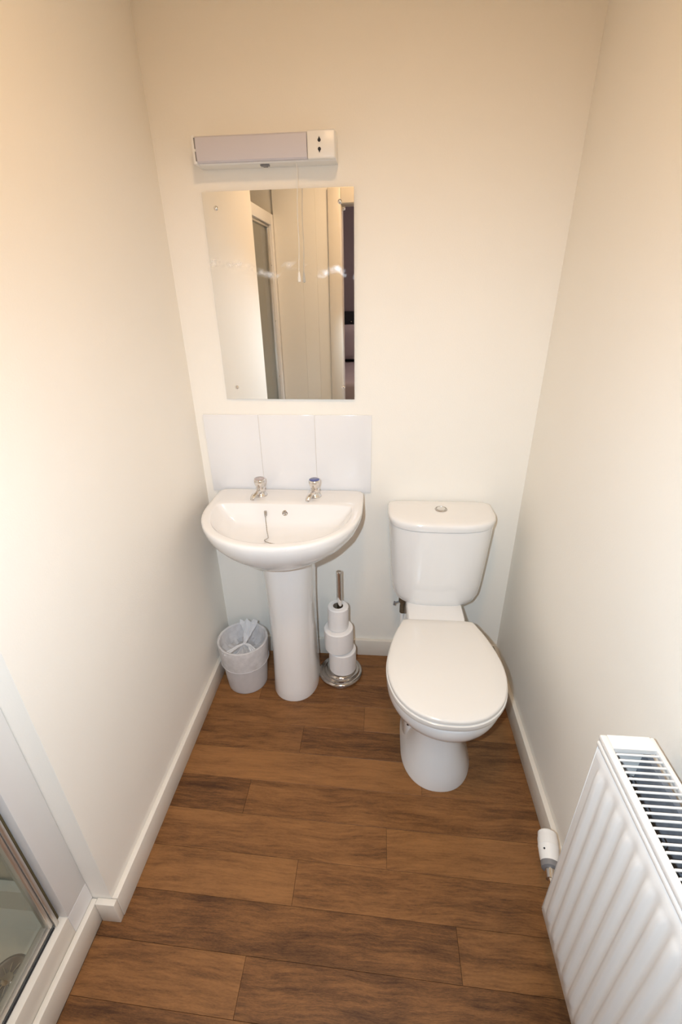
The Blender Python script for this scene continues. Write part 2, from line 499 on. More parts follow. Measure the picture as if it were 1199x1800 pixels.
# short return around the wall end, and along the shower kerb
struct(box('baseboard_return', XS + 0.0005, 0.0145, YE - 0.0160, YE - 0.0008, 0.0, SK - 0.001, 'gloss_paint', bev=0.002))
struct(box('baseboard_shower', XS - 0.0155, XS - 0.0003, YD + 0.0022, YE - 0.002, 0.0, SK - 0.003, 'gloss_paint', bev=0.003))

# shower surround: kerb, jambs, header
kerb = struct(box('trim_1', -0.080, XS - 0.0162, YD + 0.001, YE - 0.002, 0.0, 0.148, 'gloss_paint', bev=0.003))
struct(box('trim_2', JX - 0.0012, JX, YE - 0.071, YE - 0.0012, SK - 0.0025, 0.1492, 'jamb_paint'))
struct(box('trim_3', -0.12, JX, YE - 0.071, YE - 0.0012, 0.1495, CEIL - 0.001, 'jamb_paint', bev=0.0012))
struct(box('trim_4', JX - 0.014, JX, YD + 0.0605, YE - 0.0715, 1.835, 1.893, 'jamb_paint', bev=0.0015))
struct(box('trim_5', -0.12, JX, YD + 0.001, YD + 0.06, 0.1495, 1.893, 'jamb_paint', bev=0.0015))
# recess walls
struct(box('wall_shower', -0.90, -0.86, YD - 0.012, YE + 0.06, 0.0, CEIL, 'shower_panel'))
struct(box('wall_shower_side', -0.8595, -0.1205, YE, YE + 0.06, 0.0, CEIL, 'shower_panel'))

# ---------------------------------------------------------------- shower tray and door
st = thing('shower_tray', (-0.46, (YD + YE) / 2, 0.0), 'cream shower tray with round drain behind the glass door', 'shower tray')
x0, x1, y0, y1 = -0.855, -0.0805, YD + 0.002, YE - 0.002
def rr(ix, z, n=80, e=16.0):
    cx, cy = (x0 + x1) / 2, (y0 + y1) / 2
    return [Vector((cx + ((x1 - x0) / 2 - ix) * spow(math.cos(t), 2 / e), cy + ((y1 - y0) / 2 - ix) * spow(math.sin(t), 2 / e), z)) for t in (2 * math.pi * i / n for i in range(n))]
v, f = loft_vf([rr(0.001, 0.0), rr(0.0, 0.13), rr(0.003, 0.137), rr(0.018, 0.137), rr(0.024, 0.133), rr(0.034, 0.070), rr(0.044, 0.062), rr(0.060, 0.0605)])
mk('tray_body', v, f, 'tray', st, smooth=40)
DC = (-0.165, -1.168, 0.0605)
v, f = lathe_vf([(0.040, 0), (0.046, 0.001), (0.046, 0.004), (0.041, 0.006), (0.036, 0.004), (0.0, 0.003)], DC, 32)
dg = mk('drain', v, f, 'drain_grate', st, smooth=40)
parts = []
for k in range(5):
    a = math.pi * k / 5
    parts.append(tube_vf([(DC[0] + math.cos(a) * 0.030, DC[1] + math.sin(a) * 0.030, DC[2] + 0.0055), (DC[0] - math.cos(a) * 0.030, DC[1] - math.sin(a) * 0.030, DC[2] + 0.0055)], 0.0022, 6))
v, f = join(*parts, lathe_vf([(0.012, 0), (0.012, 0.008), (0.009, 0.009)], DC, 16))
mk('drain_bars', v, f, 'chrome', dg, smooth=40)

SYN, SYF = YE - 0.0718, YD + 0.062          # near and far sides of the opening
sd = thing('shower_door', (-0.075, (SYN + SYF) / 2, 0.149), 'glass shower door in a slim aluminium frame beside the left wall', 'shower door')
box('seal_strip', -0.090, -0.074, SYN - 0.0095, SYN - 0.0005, 0.151, 1.834, 'seal', sd)
v, f = join(box_vf(-0.092, -0.066, SYN - 0.020, SYN - 0.010, 0.151, 1.834, 0.002), box_vf(-0.088, -0.069, SYN - 0.030, SYN - 0.0205, 0.166, 1.82, 0.002))
mk('frame_post', v, f, 'aluminium', sd, smooth=40)
v, f = join(box_vf(-0.092, -0.066, SYF + 0.001, SYF + 0.013, 0.151, 1.834, 0.002), box_vf(-0.088, -0.069, SYF + 0.0135, SYF + 0.026, 0.166, 1.82, 0.002))
mk('frame_post', v, f, 'aluminium', sd, smooth=40)
v, f = join(box_vf(-0.094, -0.080, SYF + 0.0135, SYN - 0.0205, 0.150, 0.170, 0.002), box_vf(-0.0795, -0.074, SYF + 0.0135, SYN - 0.0205, 0.153, 0.167, 0.001))
mk('bottom_rail', v, f, 'aluminium', sd, smooth=40)
box('rail_gap', -0.0735, -0.0705, SYF + 0.0135, SYN - 0.0205, 0.1482, 0.1530, 'black', sd)
box('top_rail', -0.092, -0.066, SYF + 0.0135, SYN - 0.0205, 1.82, 1.834, 'aluminium', sd, bev=0.002)
box('glass_pane', -0.084, -0.079, SYF + 0.0265, SYN - 0.0305, 0.169, 1.8195, 'shower_glass', sd)
for z in (0.6, 0.95, 1.3, 1.62):
    v, f = lathe_vf([(0.004, 0), (0.004, 0.002), (0.002, 0.003)], (-0.0659, SYF + 0.007, z), 12, (1, 0, 0))
    mk('screw', v, f, 'chrome', sd)

# ---------------------------------------------------------------- bedroom beyond the doorway (only in the mirror)
struct(box('wall_bedroom', -1.6, 2.6, -4.75, -4.65, 0.0, CEIL, 'bed_wall'))
struct(box('wall_bedroom_left', -1.7, -1.6, -4.75, YD - 0.101, 0.0, CEIL, 'bed_wall'))
struct(box('wall_bedroom_right', 2.6, 2.7, -4.75, YD - 0.101, 0.0, CEIL, 'bed_wall'))
struct(box('floor_bedroom', -1.7, 2.7, -4.75, YD - 0.101, -0.03, 0.0, 'bed_floor'))
struct(box('ceiling_bedroom', -1.7, 2.7, -4.75, YD - 0.101, CEIL, CEIL + 0.1, 'wall_paint'))
struct(box('wall_bedroom_near', W + 0.1205, 2.6, YD - 0.1, YD - 0.02, 0.0, CEIL, 'bed_wall'))
struct(box('wall_bedroom_near_left', -1.6, -0.951, YD - 0.1, YD - 0.02, 0.0, CEIL, 'bed_wall'))
bd = thing('bed', (0.3, -3.7, 0.0), 'bed with dark studded headboard, reflected at the mirror right edge', 'bed')
box('bed_base', -0.4, 1.0, -4.5, -3.0, 0.0, 0.42, 'bed_base', bd, bev=0.02)
box('mattress', -0.4, 1.0, -4.5, -3.0, 0.42, 0.66, 'duvet', bd, bev=0.05, seg=4)
hb = box('headboard', -0.45, 1.05, -4.62, -4.505, 0.0, 1.24, 'headboard', bd, bev=0.02)
for k in range(15):
    v, f = lathe_vf([(0.012, 0), (0.009, 0.006), (0.0, 0.008)], (-0.35 + 0.09 * k, -4.505, 1.12), 10, (0, 1, 0))
    mk('stud', v, f, 'brushed_steel', hb)
def cushion(name, c, sx, sy, sz, tilt, mat):
    V, F = [], []
    n = 14
    for side in (1, -1):
        b0 = len(V)
        for i in range(n + 1):
            for j in range(n + 1):
                a, b = i / n * 2 - 1, j / n * 2 - 1
                h = side * sz * ((1 - a ** 4) * (1 - b ** 4)) ** 0.5
                x, y, z = a * sx * (1 - 0.06 * b * b), h, b * sy * (1 - 0.06 * a * a)
                y, z = y * math.cos(tilt) - z * math.sin(tilt), y * math.sin(tilt) + z * math.cos(tilt)
                V.append((c[0] + x, c[1] + y, c[2] + z))
        for i in range(n):
            for j in range(n):
                k = b0 + i * (n + 1) + j
                F.append([k, k + 1, k + n + 2, k + n + 1])
    return mk(name, V, F, mat, origin=c, smooth=60)
tag(cushion('pillow', (0.25, -4.33, 0.90), 0.32, 0.22, 0.07, -0.35, 'duvet'), 'pale pillow propped on the bed reflected in the mirror', 'pillow')
pl = thing('bedroom_fill_lamp', (1.6, -3.2, 1.95), 'added unseen pendant lamp that brightens the bedroom beyond the doorway', 'lamp')  # pendant added to brighten the bedroom, no lamp is seen there
v, f = lathe_vf([(0.02, 0), (0.10, 0.03), (0.13, 0.10), (0.10, 0.17), (0.03, 0.2)], (1.6, -3.2, 1.95), 24)
mk('globe', v, f, 'bed_fill_glow', pl, smooth=60)
v, f = tube_vf([(1.6, -3.2, 2.15), (1.6, -3.2, CEIL)], 0.004)
mk('flex', v, f, 'cord', pl)

# ---------------------------------------------------------------- ceiling lamp of the bathroom (above the frame)
LC = (0.62, -1.15, CEIL)
cl = thing('downlight', LC, 'round warm downlight in the ceiling above the bathroom floor', 'lamp')
v, f = loft_vf([[Vector((LC[0] + r * math.cos(t), LC[1] + r * math.sin(t), CEIL + z)) for t in (2 * math.pi * i / 40 for i in range(40))] for r, z in ((0.106, -0.0005), (0.135, -0.0005), (0.133, -0.006), (0.112, -0.022), (0.106, -0.022), (0.106, -0.0005))], False, False)
mk('rim', v, f, 'lamp_trim', cl, smooth=40)
v, f = lathe_vf([(0.104, -0.001), (0.104, -0.006), (0.0, -0.007)], LC, 40)
mk('lens', v, f, 'lamp_glow', cl, smooth=60)

# ---------------------------------------------------------------- splashback
sp = thing('splashback', (0.331, 0.0, 0.79), 'white glossy tile splashback of three tiles above the washbasin', 'splashback')
box('grout_bed', 0.0305, 0.632, -0.005, -0.0003, 0.792, 1.082, 'grout', sp)
for k in range(3):
    xa = 0.0292 + 0.2015 * k
    box('tile', xa, xa + 0.2, -0.0075, -0.0012, 0.791, 1.0838, 'tile_glaze', sp, bev=0.0018)

# ---------------------------------------------------------------- mirror
MC = (0.3497, -0.004, 1.1396)
mi = thing('mirror', MC, 'frameless rectangular wall mirror with screw fixings above the splashback', 'mirror')
mg = box('mirror_plate', MC[0] - 0.2228, MC[0] + 0.2228, -0.010, -0.005, 1.1396, 1.7375, 'mirror_glass', mi)
# its own origin at mid height so the smear sits in plate coordinates
me = mg.data
for vtx in me.vertices: vtx.co -= Vector((0, 0, 0.3389))
mg.location = Vector((0, 0, 0.3389))
mi.rotation_euler = (0, 0, -0.011)
for (x, z) in ((0.165, 1.697), (0.167, 1.179), (0.535, 1.180), (0.532, 1.703)):
    v, f = lathe_vf([(0.0062, 0), (0.0062, 0.0012), (0.0052, 0.003), (0.003, 0.0042), (0.0, 0.0046)], (x, -0.0101, z), 20, (0, -1, 0))
    mk('screw', v, f, 'chrome', mi, smooth=50)
for x, z in ((0.165, 1.697), (0.167, 1.179), (0.535, 1.180), (0.532, 1.703)):
    v, f = lathe_vf([(0.010, 0), (0.010, 0.004)], (x, -0.0048, z), 12, (0, 1, 0))
    mk('spacer', v, f, 'white_plastic', mi)

# ---------------------------------------------------------------- shaver light above the mirror
sl = thing('shaver_light', (0.335, 0.0, 1.79), 'white wall light with shaver socket and pull cord above the mirror', 'wall light')
def xprof(name, xa, xb, prof, mat, parent, sm=35):
    """extrude a (y, z) outline along x"""
    return mk(name, *loft_vf([[Vector((xa, y, z)) for y, z in prof], [Vector((xb, y, z)) for y, z in prof]]), mat, parent, smooth=sm)
body = [(-0.0005, 1.7905), (-0.0005, 1.8535), (-0.052, 1.8535), (-0.056, 1.850), (-0.056, 1.794), (-0.052, 1.7905)]
xprof('housing', 0.147, 0.5275, body, 'white_plastic', sl)
dif = [(-0.0565, 1.852), (-0.066, 1.8515), (-0.0695, 1.848), (-0.071, 1.838), (-0.071, 1.806), (-0.0695, 1.797), (-0.066, 1.7935), (-0.0565, 1.793)]
xprof('diffuser', 0.1475, 0.4505, dif, 'diffuser', sl)
v, f = box_vf(0.4515, 0.5265, -0.0735, -0.0565, 1.7915, 1.8535, 0.004, 3)
so = mk('socket_plate', v, f, 'white_plastic', sl, smooth=40)
v, f = box_vf(0.1365, 0.1468, -0.0700, -0.0005, 1.7905, 1.8540, 0.003, 2)
ec = mk('end_cap', v, f, 'white_plastic', sl, smooth=40)
v, f = join(box_vf(0.1440, 0.1474, -0.0706, -0.0695, 1.797, 1.818), box_vf(0.1440, 0.1474, -0.0706, -0.0695, 1.824, 1.848))
mk('seam', v, f, 'grey_plastic', ec)
for z, d in ((1.831, 1), (1.812, -1)):
    v, f = lathe_vf([(0.0042, 0), (0.0042, 0.0006), (0.0, 0.0007)], (0.4845, -0.0736, z), 16, (0, -1, 0))
    mk('socket_hole', v, f, 'black', so)
    v, f = loft_vf([[Vector((0.4845 + a, yy, z + b * d)) for a, b in ((-0.004, 0.0), (0.004, 0.0), (0.0, 0.0085))] for yy in (-0.0743, -0.0736)])
    mk('socket_slot', v, f, 'black', so)
v, f = join(box_vf(0.315, 0.340, -0.043, -0.030, 1.7865, 1.7903, 0.001), box_vf(0.322, 0.334, -0.0435, -0.0295, 1.785, 1.7866))
mk('toggle', v, f, 'grey_plastic', sl, smooth=40)
cp = [(0.4175, -0.050, 1.7903)] + [(0.4175 - 0.0005 * k + 0.0012 * math.sin(k * 0.9), -0.050 - 0.0003 * k, 1.7903 - 0.022 * k) for k in range(1, 13)]
pc = mk('pull_cord', *tube_vf(cp, 0.0011, 6), 'cord', sl, smooth=60)
ex, ey, ez = cp[-1]
v, f = lathe_vf([(0.0015, 0.0), (0.003, -0.004), (0.0038, -0.012), (0.0046, -0.022), (0.0046, -0.027), (0.0, -0.029)], (ex, ey, ez), 14)
mk('cord_pull', v, f, 'cord', pc, smooth=50)

# ---------------------------------------------------------------- washbasin
BX = 0.333
wb = thing('washbasin', (BX, -0.2, 0.0), 'white ceramic washbasin on pedestal with two chrome taps', 'washbasin')
R = []
for (z, a, vb, vc, vf_, nb, nf) in (
    (0.622, 0.082, 0.07, 0.16, 0.262, 4, 2.0), (0.632, 0.104, 0.05, 0.165, 0.296, 4, 2.0),
    (0.650, 0.138, 0.030, 0.17, 0.338, 5, 2.0), (0.678, 0.186, 0.016, 0.175, 0.380, 6, 2.0),
    (0.712, 0.230, 0.0125, 0.175, 0.414, 8, 2.05), (0.745, 0.258, 0.0115, 0.17, 0.436, 10, 2.1),
    (0.772, 0.2710, 0.0110, 0.165, 0.4460, 14, 2.1), (0.788, 0.2745, 0.0110, 0.165, 0.4490, 16, 2.1),
    (0.7965, 0.2740, 0.0110, 0.165, 0.4480, 16, 2.1), (0.8005, 0.2715, 0.0115, 0.165, 0.4455, 16, 2.1),
    (0.8020, 0.2670, 0.014, 0.165, 0.4410, 16, 2.1), (0.8022, 0.2600, 0.020, 0.168, 0.4345, 14, 2.1),
    (0.8010, 0.2470, 0.110, 0.185, 0.4220, 8, 2.1), (0.8003, 0.2425, 0.137, 0.190, 0.4180, 7, 2.1), (0.7992, 0.2405, 0.139, 0.190, 0.4160, 7, 2.1),
    (0.7955, 0.2385, 0.1408, 0.190, 0.4140, 7, 2.1), (0.7880, 0.2345, 0.143, 0.192, 0.4095, 7, 2.1),
    (0.7650, 0.2160, 0.151, 0.197, 0.3920, 6, 2.1), (0.7400, 0.1930, 0.159, 0.205, 0.3700, 5, 2.1),
    (0.7240, 0.1620, 0.170, 0.215, 0.3450, 4, 2.1), (0.7150, 0.1150, 0.190, 0.225, 0.3080, 3, 2.1),
    (0.7110, 0.0500, 0.215, 0.235, 0.2650, 2, 2.0), (0.7105, 0.0210, 0.224, 0.240, 0.2600, 2, 2.0)):
    R.append(dring(BX, a, vb, vc, vf_, z, nb, nf, 96))
v, f = loft_vf(R)
mk('basin', v, f, 'ceramic', wb, smooth=50)
# pedestal
PX = 0.336
R = []
for z, a, vb, vf_ in ((0.0, 0.0925, 0.06, 0.290), (0.006, 0.0935, 0.06, 0.291), (0.05, 0.090, 0.06, 0.285), (0.2, 0.086, 0.06, 0.272), (0.4, 0.087, 0.06, 0.268), (0.55, 0.091, 0.06, 0.275), (0.66, 0.097, 0.06, 0.285)):
    R.append(dring(PX, a, vb, 0.17, vf_, z, 5, 2.2, 56))
v, f = loft_vf(R)
mk('pedestal', v, f, 'ceramic', wb, smooth=50)
# overflow
oc = (0.333, -0.1485, 0.770)
nrm = Vector((0, -1, 0.30)).normalized()
v, f = lathe_vf([(0.0085, -0.001), (0.0105, 0.0), (0.0105, 0.002), (0.008, 0.003), (0.006, 0.002), (0.0, 0.002)], oc, 24, nrm)
ov = mk('overflow', v, f, 'chrome', wb, smooth=50)
v, f = join(*[lathe_vf([(0.0018, 0), (0.0018, 0.0006)], (oc[0] + 0.0042 * math.cos(a), oc[1] - 0.0021, oc[2] + 0.0042 * math.sin(a) + 0.0006), 8, nrm) for a in (0.4, 1.97, 3.54, 5.1)])
mk('overflow_hole', v, f, 'grey_plastic', ov)
# plug chain: clip, links, plug
ch = mk('chain_clip', *join(box_vf(0.2595, 0.2690, -0.158, -0.150, 0.760, 0.779, 0.0015), tube_vf([(0.2645, -0.1600, 0.779), (0.2645, -0.162, 0.768), (0.2645, -0.1595, 0.757)], 0.0028)), 'brushed_steel', wb, smooth=40)
pts = [(0.2645, -0.1600, 0.757), (0.266, -0.168, 0.745), (0.270, -0.180, 0.733), (0.2755, -0.200, 0.7235), (0.2835, -0.222, 0.7185), (0.2885, -0.238, 0.7165), (0.2835, -0.247, 0.7165), (0.2790, -0.256, 0.7175), (0.2850, -0.266, 0.7175), (0.3000, -0.274, 0.7175), (0.3180, -0.280, 0.7175), (0.3320, -0.292, 0.7185), (0.3420, -0.304, 0.7195)]
dense = []
for p, q in zip(pts[:-1], pts[1:]):
    for k in range(5): dense.append(Vector(p).lerp(Vector(q), k / 5) + Vector((0, 0, 0.0012)))
rad = [0.0021 if i % 2 == 0 else 0.0011 for i in range(len(dense))]
mk('chain', *tube_vf(dense, rad, 6), 'brushed_steel', wb, smooth=60)
v, f = lathe_vf([(0.018, 0.0), (0.019, 0.002), (0.016, 0.004), (0.004, 0.005), (0.0, 0.0055)], (0.342, -0.306, 0.7148), 24)
mk('plug', v, f, 'chrome', wb, smooth=40)
def tap(x, capmat, lab):
    y, z = -0.071, 0.8015
    sw = Matrix.Rotation(-0.38, 4, 'Z')
    grow = lambda vs: [Vector((x, y, z)) + (sw @ (Vector(q) - Vector((x, y, z)))) * 1.13 for q in vs]
    v, f = lathe_vf([(0.0210, 0), (0.0215, 0.003), (0.0195, 0.006), (0.0165, 0.009), (0.0150, 0.016), (0.0145, 0.023), (0.0155, 0.027), (0.012, 0.029)], (x, y, z), 32)
    # spout reaching out over the bowl
    R = []
    for t, dy, dz, hw, hh in ((0, 0.002, 0.017, 0.011, 0.0085), (1, -0.015, 0.0185, 0.0105, 0.008), (2, -0.030, 0.0165, 0.0095, 0.0068), (3, -0.040, 0.0125, 0.0088, 0.0062), (4, -0.0455, 0.0075, 0.0080, 0.0058), (5, -0.0475, 0.0025, 0.0072, 0.005)):
        tl = min(1.3, t * 0.3)
        R.append([Vector((x + hw * math.cos(a), y + dy - hh * math.sin(a) * math.sin(tl), z + dz + hh * math.sin(a) * math.cos(tl))) for a in (2 * math.pi * i / 20 for i in range(20))])
    s = loft_vf(R)
    v, f = join((v, f), s)
    tp = mk('tap', grow(v), f, 'chrome', wb, smooth=50)
    tp['label'] = lab
    v, f = lathe_vf([(0.0115, 0.0285), (0.0128, 0.032), (0.0158, 0.038), (0.0185, 0.046), (0.0192, 0.053), (0.0186, 0.0565), (0.017, 0.058), (0.0, 0.058)], (x, y, z), 32)
    mk('tap_handle', grow(v), f, 'chrome', tp, smooth=50)
    v, f = lathe_vf([(0.0165, 0.0581), (0.0165, 0.0590), (0.0155, 0.0597), (0.0, 0.0600)], (x, y, z), 32)
    mk('tap_cap', grow(v), f, capmat, tp, smooth=50)
tap(0.231, 'silver_cap', 'chrome tap with a pale disc on its handle')
tap(0.431, 'blue_cap', 'chrome tap with a blue disc on its handle')

# ---------------------------------------------------------------- toilet
TX = 0.876
to = thing('toilet', (TX, -0.35, 0.0), 'white close-coupled toilet with closed lid against the back wall', 'toilet')
half = [(0.0, 0.286), (0.060, 0.286), (0.108, 0.287), (0.121, 0.291), (0.130, 0.312), (0.150, 0.362), (0.168, 0.430), (0.1775, 0.500), (0.172, 0.565), (0.150, 0.625), (0.110, 0.672), (0.058, 0.699), (0.0, 0.706)]
egg2 = [(u, v) for u, v in half] + [(-u, v) for u, v in half[-2:0:-1]]
egg = smooth_poly([(u, v, 0) for u, v in egg2], 96)
def egg_ring(z, grow=0.0, dv=0.0, su=1.0):
    c = Vector((0, 0.49, 0)); out = []
    for p in egg:
        d = (p - c); L_ = d.length
        q = c + d * ((L_ + grow) / L_)
        out.append(Vector((TX + q.x * su, -(q.y + dv), z)))
    return out
# lid, slightly crowned
R = [egg_ring(0.4215, -0.002), egg_ring(0.4225, 0.0), egg_ring(0.4300, 0.0), egg_ring(0.4335, -0.0015), egg_ring(0.4355, -0.006), egg_ring(0.4372, -0.03), egg_ring(0.4385, -0.08), egg_ring(0.4390, -0.13)]
mk('lid', *loft_vf(R), 'seat_plastic', to, smooth=50)
R = [egg_ring(0.3985, -0.004), egg_ring(0.4000, 0.001), egg_ring(0.4100, 0.0035), egg_ring(0.4175, 0.0025), egg_ring(0.4195, -0.001), egg_ring(0.4200, -0.012)]
mk('seat', *loft_vf(R), 'seat_plastic', to, smooth=50)
# pan: bowl rim, bowl, waist, flared foot
R = []
for z, a, vb, vc, vf_, nb, nf in ((0.0, 0.118, 0.30, 0.47, 0.618, 5, 2.2), (0.008, 0.118, 0.30, 0.47, 0.618, 5, 2.2),
    (0.05, 0.101, 0.31, 0.47, 0.606, 4, 2.2), (0.11, 0.085, 0.33, 0.47, 0.585, 4, 2.2), (0.17, 0.078, 0.35, 0.48, 0.566, 3, 2.2),
    (0.205, 0.080, 0.34, 0.48, 0.570, 3, 2.2), (0.235, 0.096, 0.32, 0.48, 0.590, 2.6, 2.1), (0.266, 0.125, 0.30, 0.485, 0.626, 2.6, 2.05),
    (0.300, 0.152, 0.28, 0.49, 0.662, 2.6, 2.0), (0.325, 0.167, 0.275, 0.495, 0.684, 2.6, 2.0), (0.338, 0.1735, 0.272, 0.495, 0.694, 2.6, 2.0),
    (0.355, 0.1775, 0.270, 0.495, 0.701, 2.6, 2.0), (0.385, 0.1780, 0.270, 0.495, 0.703, 2.6, 2.0), (0.3935, 0.1760, 0.272, 0.495, 0.700, 2.6, 2.0), (0.3975, 0.168, 0.278, 0.495, 0.690, 2.6, 2.0)):
    R.append(dring(TX, a, vb, vc, vf_, z, nb, nf, 72))
mk('pan', *loft_vf(R), 'ceramic', to, smooth=50)
# rear of the pan: side plates around the trap and the deck that carries the cistern
R = []
for z, a, vb, vf_ in ((0.0, 0.111, 0.10, 0.465), (0.006, 0.112, 0.10, 0.466), (0.20, 0.110, 0.09, 0.462), (0.27, 0.108, 0.06, 0.44), (0.31, 0.105, 0.06, 0.40), (0.36, 0.103, 0.05, 0.33), (0.395, 0.102, 0.04, 0.30), (0.414, 0.101, 0.038, 0.315), (0.419, 0.097, 0.042, 0.300)):
    R.append(dring(TX, a, vb, 0.2, min(vf_, 0.284 if z > 0.395 else 9), z, 6, 9, 56))
mk('rear_deck', *loft_vf(R), 'ceramic', to, smooth=50)
v, f = lathe_vf([(0.005, 0), (0.005, 0.002), (0.0, 0.0025)], (TX - 0.096, -0.4640, 0.120), 14, (0, -1, 0))
mk('fixing_hole', v, f, 'black', to)
# cistern
CX = 0.883
R = []
for z, a, vb, vc, vs, nf in ((0.405, 0.118, 0.03, 0.08, 0.165, 3.0), (0.412, 0.140, 0.022, 0.08, 0.182, 3.0), (0.425, 0.153, 0.016, 0.08, 0.190, 3.0), (0.450, 0.163, 0.012, 0.08, 0.1955, 3.0),
    (0.50, 0.1690, 0.012, 0.08, 0.198, 3.0), (0.60, 0.1755, 0.012, 0.08, 0.201, 3.0), (0.70, 0.1820, 0.012, 0.08, 0.204, 3.0), (0.7345, 0.1835, 0.012, 0.08, 0.205, 3.0)):
    R.append(dring(CX, a, vb, vc, vs, z, 8, nf, 80))
mk('cistern', *loft_vf(R), 'ceramic', to, smooth=50)
R = []
for z, g in ((0.7368, -0.007), (0.7372, 0.0), (0.7500, 0.0025), (0.7580, 0.002), (0.7630, -0.001), (0.7655, -0.006), (0.7670, -0.016), (0.7680, -0.05)):
    R.append(dring(CX, 0.1855 + g, 0.008 - min(g, 0) * 0.8, 0.08, 0.2075 + g, z, 8, 3.0, 80))
clid = mk('cistern_lid', *loft_vf(R), 'ceramic', to, smooth=50)
bc = (0.884, -0.090, 0.7676)
v, f = lathe_vf([(0.0215, 0), (0.0220, 0.002), (0.0205, 0.0045), (0.0175, 0.0045), (0.0165, 0.0025), (0.0, 0.0025)], bc, 32)
fb = mk('flush_ring', v, f, 'brushed_steel', clid, smooth=40)
v, f = lathe_vf([(0.0155, 0.0026), (0.0155, 0.0042), (0.0135, 0.0056), (0.0, 0.0062)], bc, 32)
mk('flush_button', v, f, 'chrome', to, smooth=40)
# inlet valve and pipe beneath the cistern on the left
v, f = lathe_vf([(0.010, 0.012), (0.010, 0.0), (0.0165, -0.006), (0.0165, -0.030), (0.012, -0.040), (0.010, -0.046), (0.0105, -0.048), (0.0115, -0.050), (0.0115, -0.085), (0.008, -0.088)], (0.766, -0.095, 0.398), 10)
iv = mk('inlet_valve', v, f, 'dull_brass', to, smooth=30)
v, f = join(tube_vf([(0.755, -0.095, 0.364), (0.733, -0.098, 0.358)], 0.003), tube_vf([(0.734, -0.098, 0.364), (0.732, -0.098, 0.348)], 0.0035))
mk('valve_lever', v, f, 'grey_plastic', iv, smooth=40)
v, f = tube_vf([(0.766, -0.095, 0.311), (0.766, -0.095, 0.29), (0.766, -0.092, 0.22), (0.766, -0.092, 0.10), (0.766, -0.092, 0.0)], 0.0075, 14)
mk('inlet_pipe', v, f, 'white_plastic', iv, smooth=60)
v, f = tube_vf([(0.776, -0.10, 0.385), (0.781, -0.11, 0.36), (0.788, -0.12, 0.335)], 0.003)
mk('earth_wire', v, f, 'dull_brass', iv, smooth=60)

# ---------------------------------------------------------------- toilet roll stand and rolls
RX, RY = 0.517, -0.125
rs = thing('toilet_roll_stand', (RX, RY, 0.0), 'chrome toilet roll stand with stepped round base beside the pedestal', 'roll stand')
v, f = lathe_vf([(0.088, 0.0), (0.0915, 0.003), (0.0925, 0.009), (0.0905, 0.015), (0.086, 0.0185), (0.080, 0.0195), (0.0785, 0.0215), (0.0765, 0.026), (0.072, 0.0285), (0.067, 0.0290), (0.0655, 0.031), (0.063, 0.034), (0.056, 0.036), (0.0, 0.0365)], (RX, RY, 0), 56)
mk('base', v, f, 'brushed_steel', rs, smooth=35)
v, f = lathe_vf([(0.010, 0.029), (0.010, 0.505), (0.0105, 0.506), (0.0105, 0.514), (0.009, 0.516), (0.0, 0.516)], (RX, RY, 0), 20)
mk('pole', v, f, 'chrome', rs, smooth=40)
def roll(c, ro, ri, h, label, tilt=(0, 0)):
    c = Vector(c)
    prof_o = [(ri, 0.0), (ro - 0.003, 0.0), (ro, 0.003), (ro + 0.0006, h * 0.5), (ro, h - 0.003), (ro - 0.003, h), (ri, h)]
    ax = Vector((tilt[0], tilt[1], 1)).normalized()
    n = 40
    t = Vector((1, 0, 0)); p = (t - ax * t.dot(ax)).normalized(); q = ax.cross(p)
    rings = [[c + ax * hh + (p * math.cos(a) + q * math.sin(a)) * r for a in (2 * math.pi * i / n for i in range(n))] for r, hh in prof_o]
    v, f = loft_vf(rings + [rings[0]], False, False)
    e = thing('toilet_roll', c, label, 'toilet roll', 'white toilet rolls stacked on the chrome stand')
    mk('paper', v, f, 'paper', e, smooth=40)
    core = [[c + ax * hh + (p * math.cos(a) + q * math.sin(a)) * r for a in (2 * math.pi * i / n for i in range(n))] for r, hh in ((ri - 0.0004, 0.0005), (ri - 0.0004, h - 0.0005), (ri - 0.0016, h - 0.0005), (ri - 0.0016, 0.0005))]
    v, f = loft_vf(core + [core[0]], False, False)
    mk('cardboard_tube', v, f, 'card', e, smooth=40)
    # loose end of the sheet down the side
    a0 = -2.2
    strip = []
    for hh in (0.004, h - 0.004):
        for k in range(7):
            a = a0 + k * 0.07 + (0.25 if hh > 0.01 else 0)
            strip.append(c + ax * hh + (p * math.cos(a) + q * math.sin(a)) * (ro + 0.0012))
    mk('loose_sheet', strip, [[k, k + 1, 8 + k, 7 + k] for k in range(6)], 'paper', e, smooth=60)
roll((0.526, -0.128, 0.0370), 0.0560, 0.021, 0.104, 'lowest white toilet roll, resting on the chrome stand base')
roll((0.513, -0.126, 0.1490), 0.0590, 0.021, 0.100, 'middle white toilet roll, widest of the three on the stand', (-0.02, 0.0))
roll((0.510, -0.124, 0.2510), 0.0415, 0.0205, 0.101, 'topmost slim half-used toilet roll on the chrome stand', (0.01, 0.02))

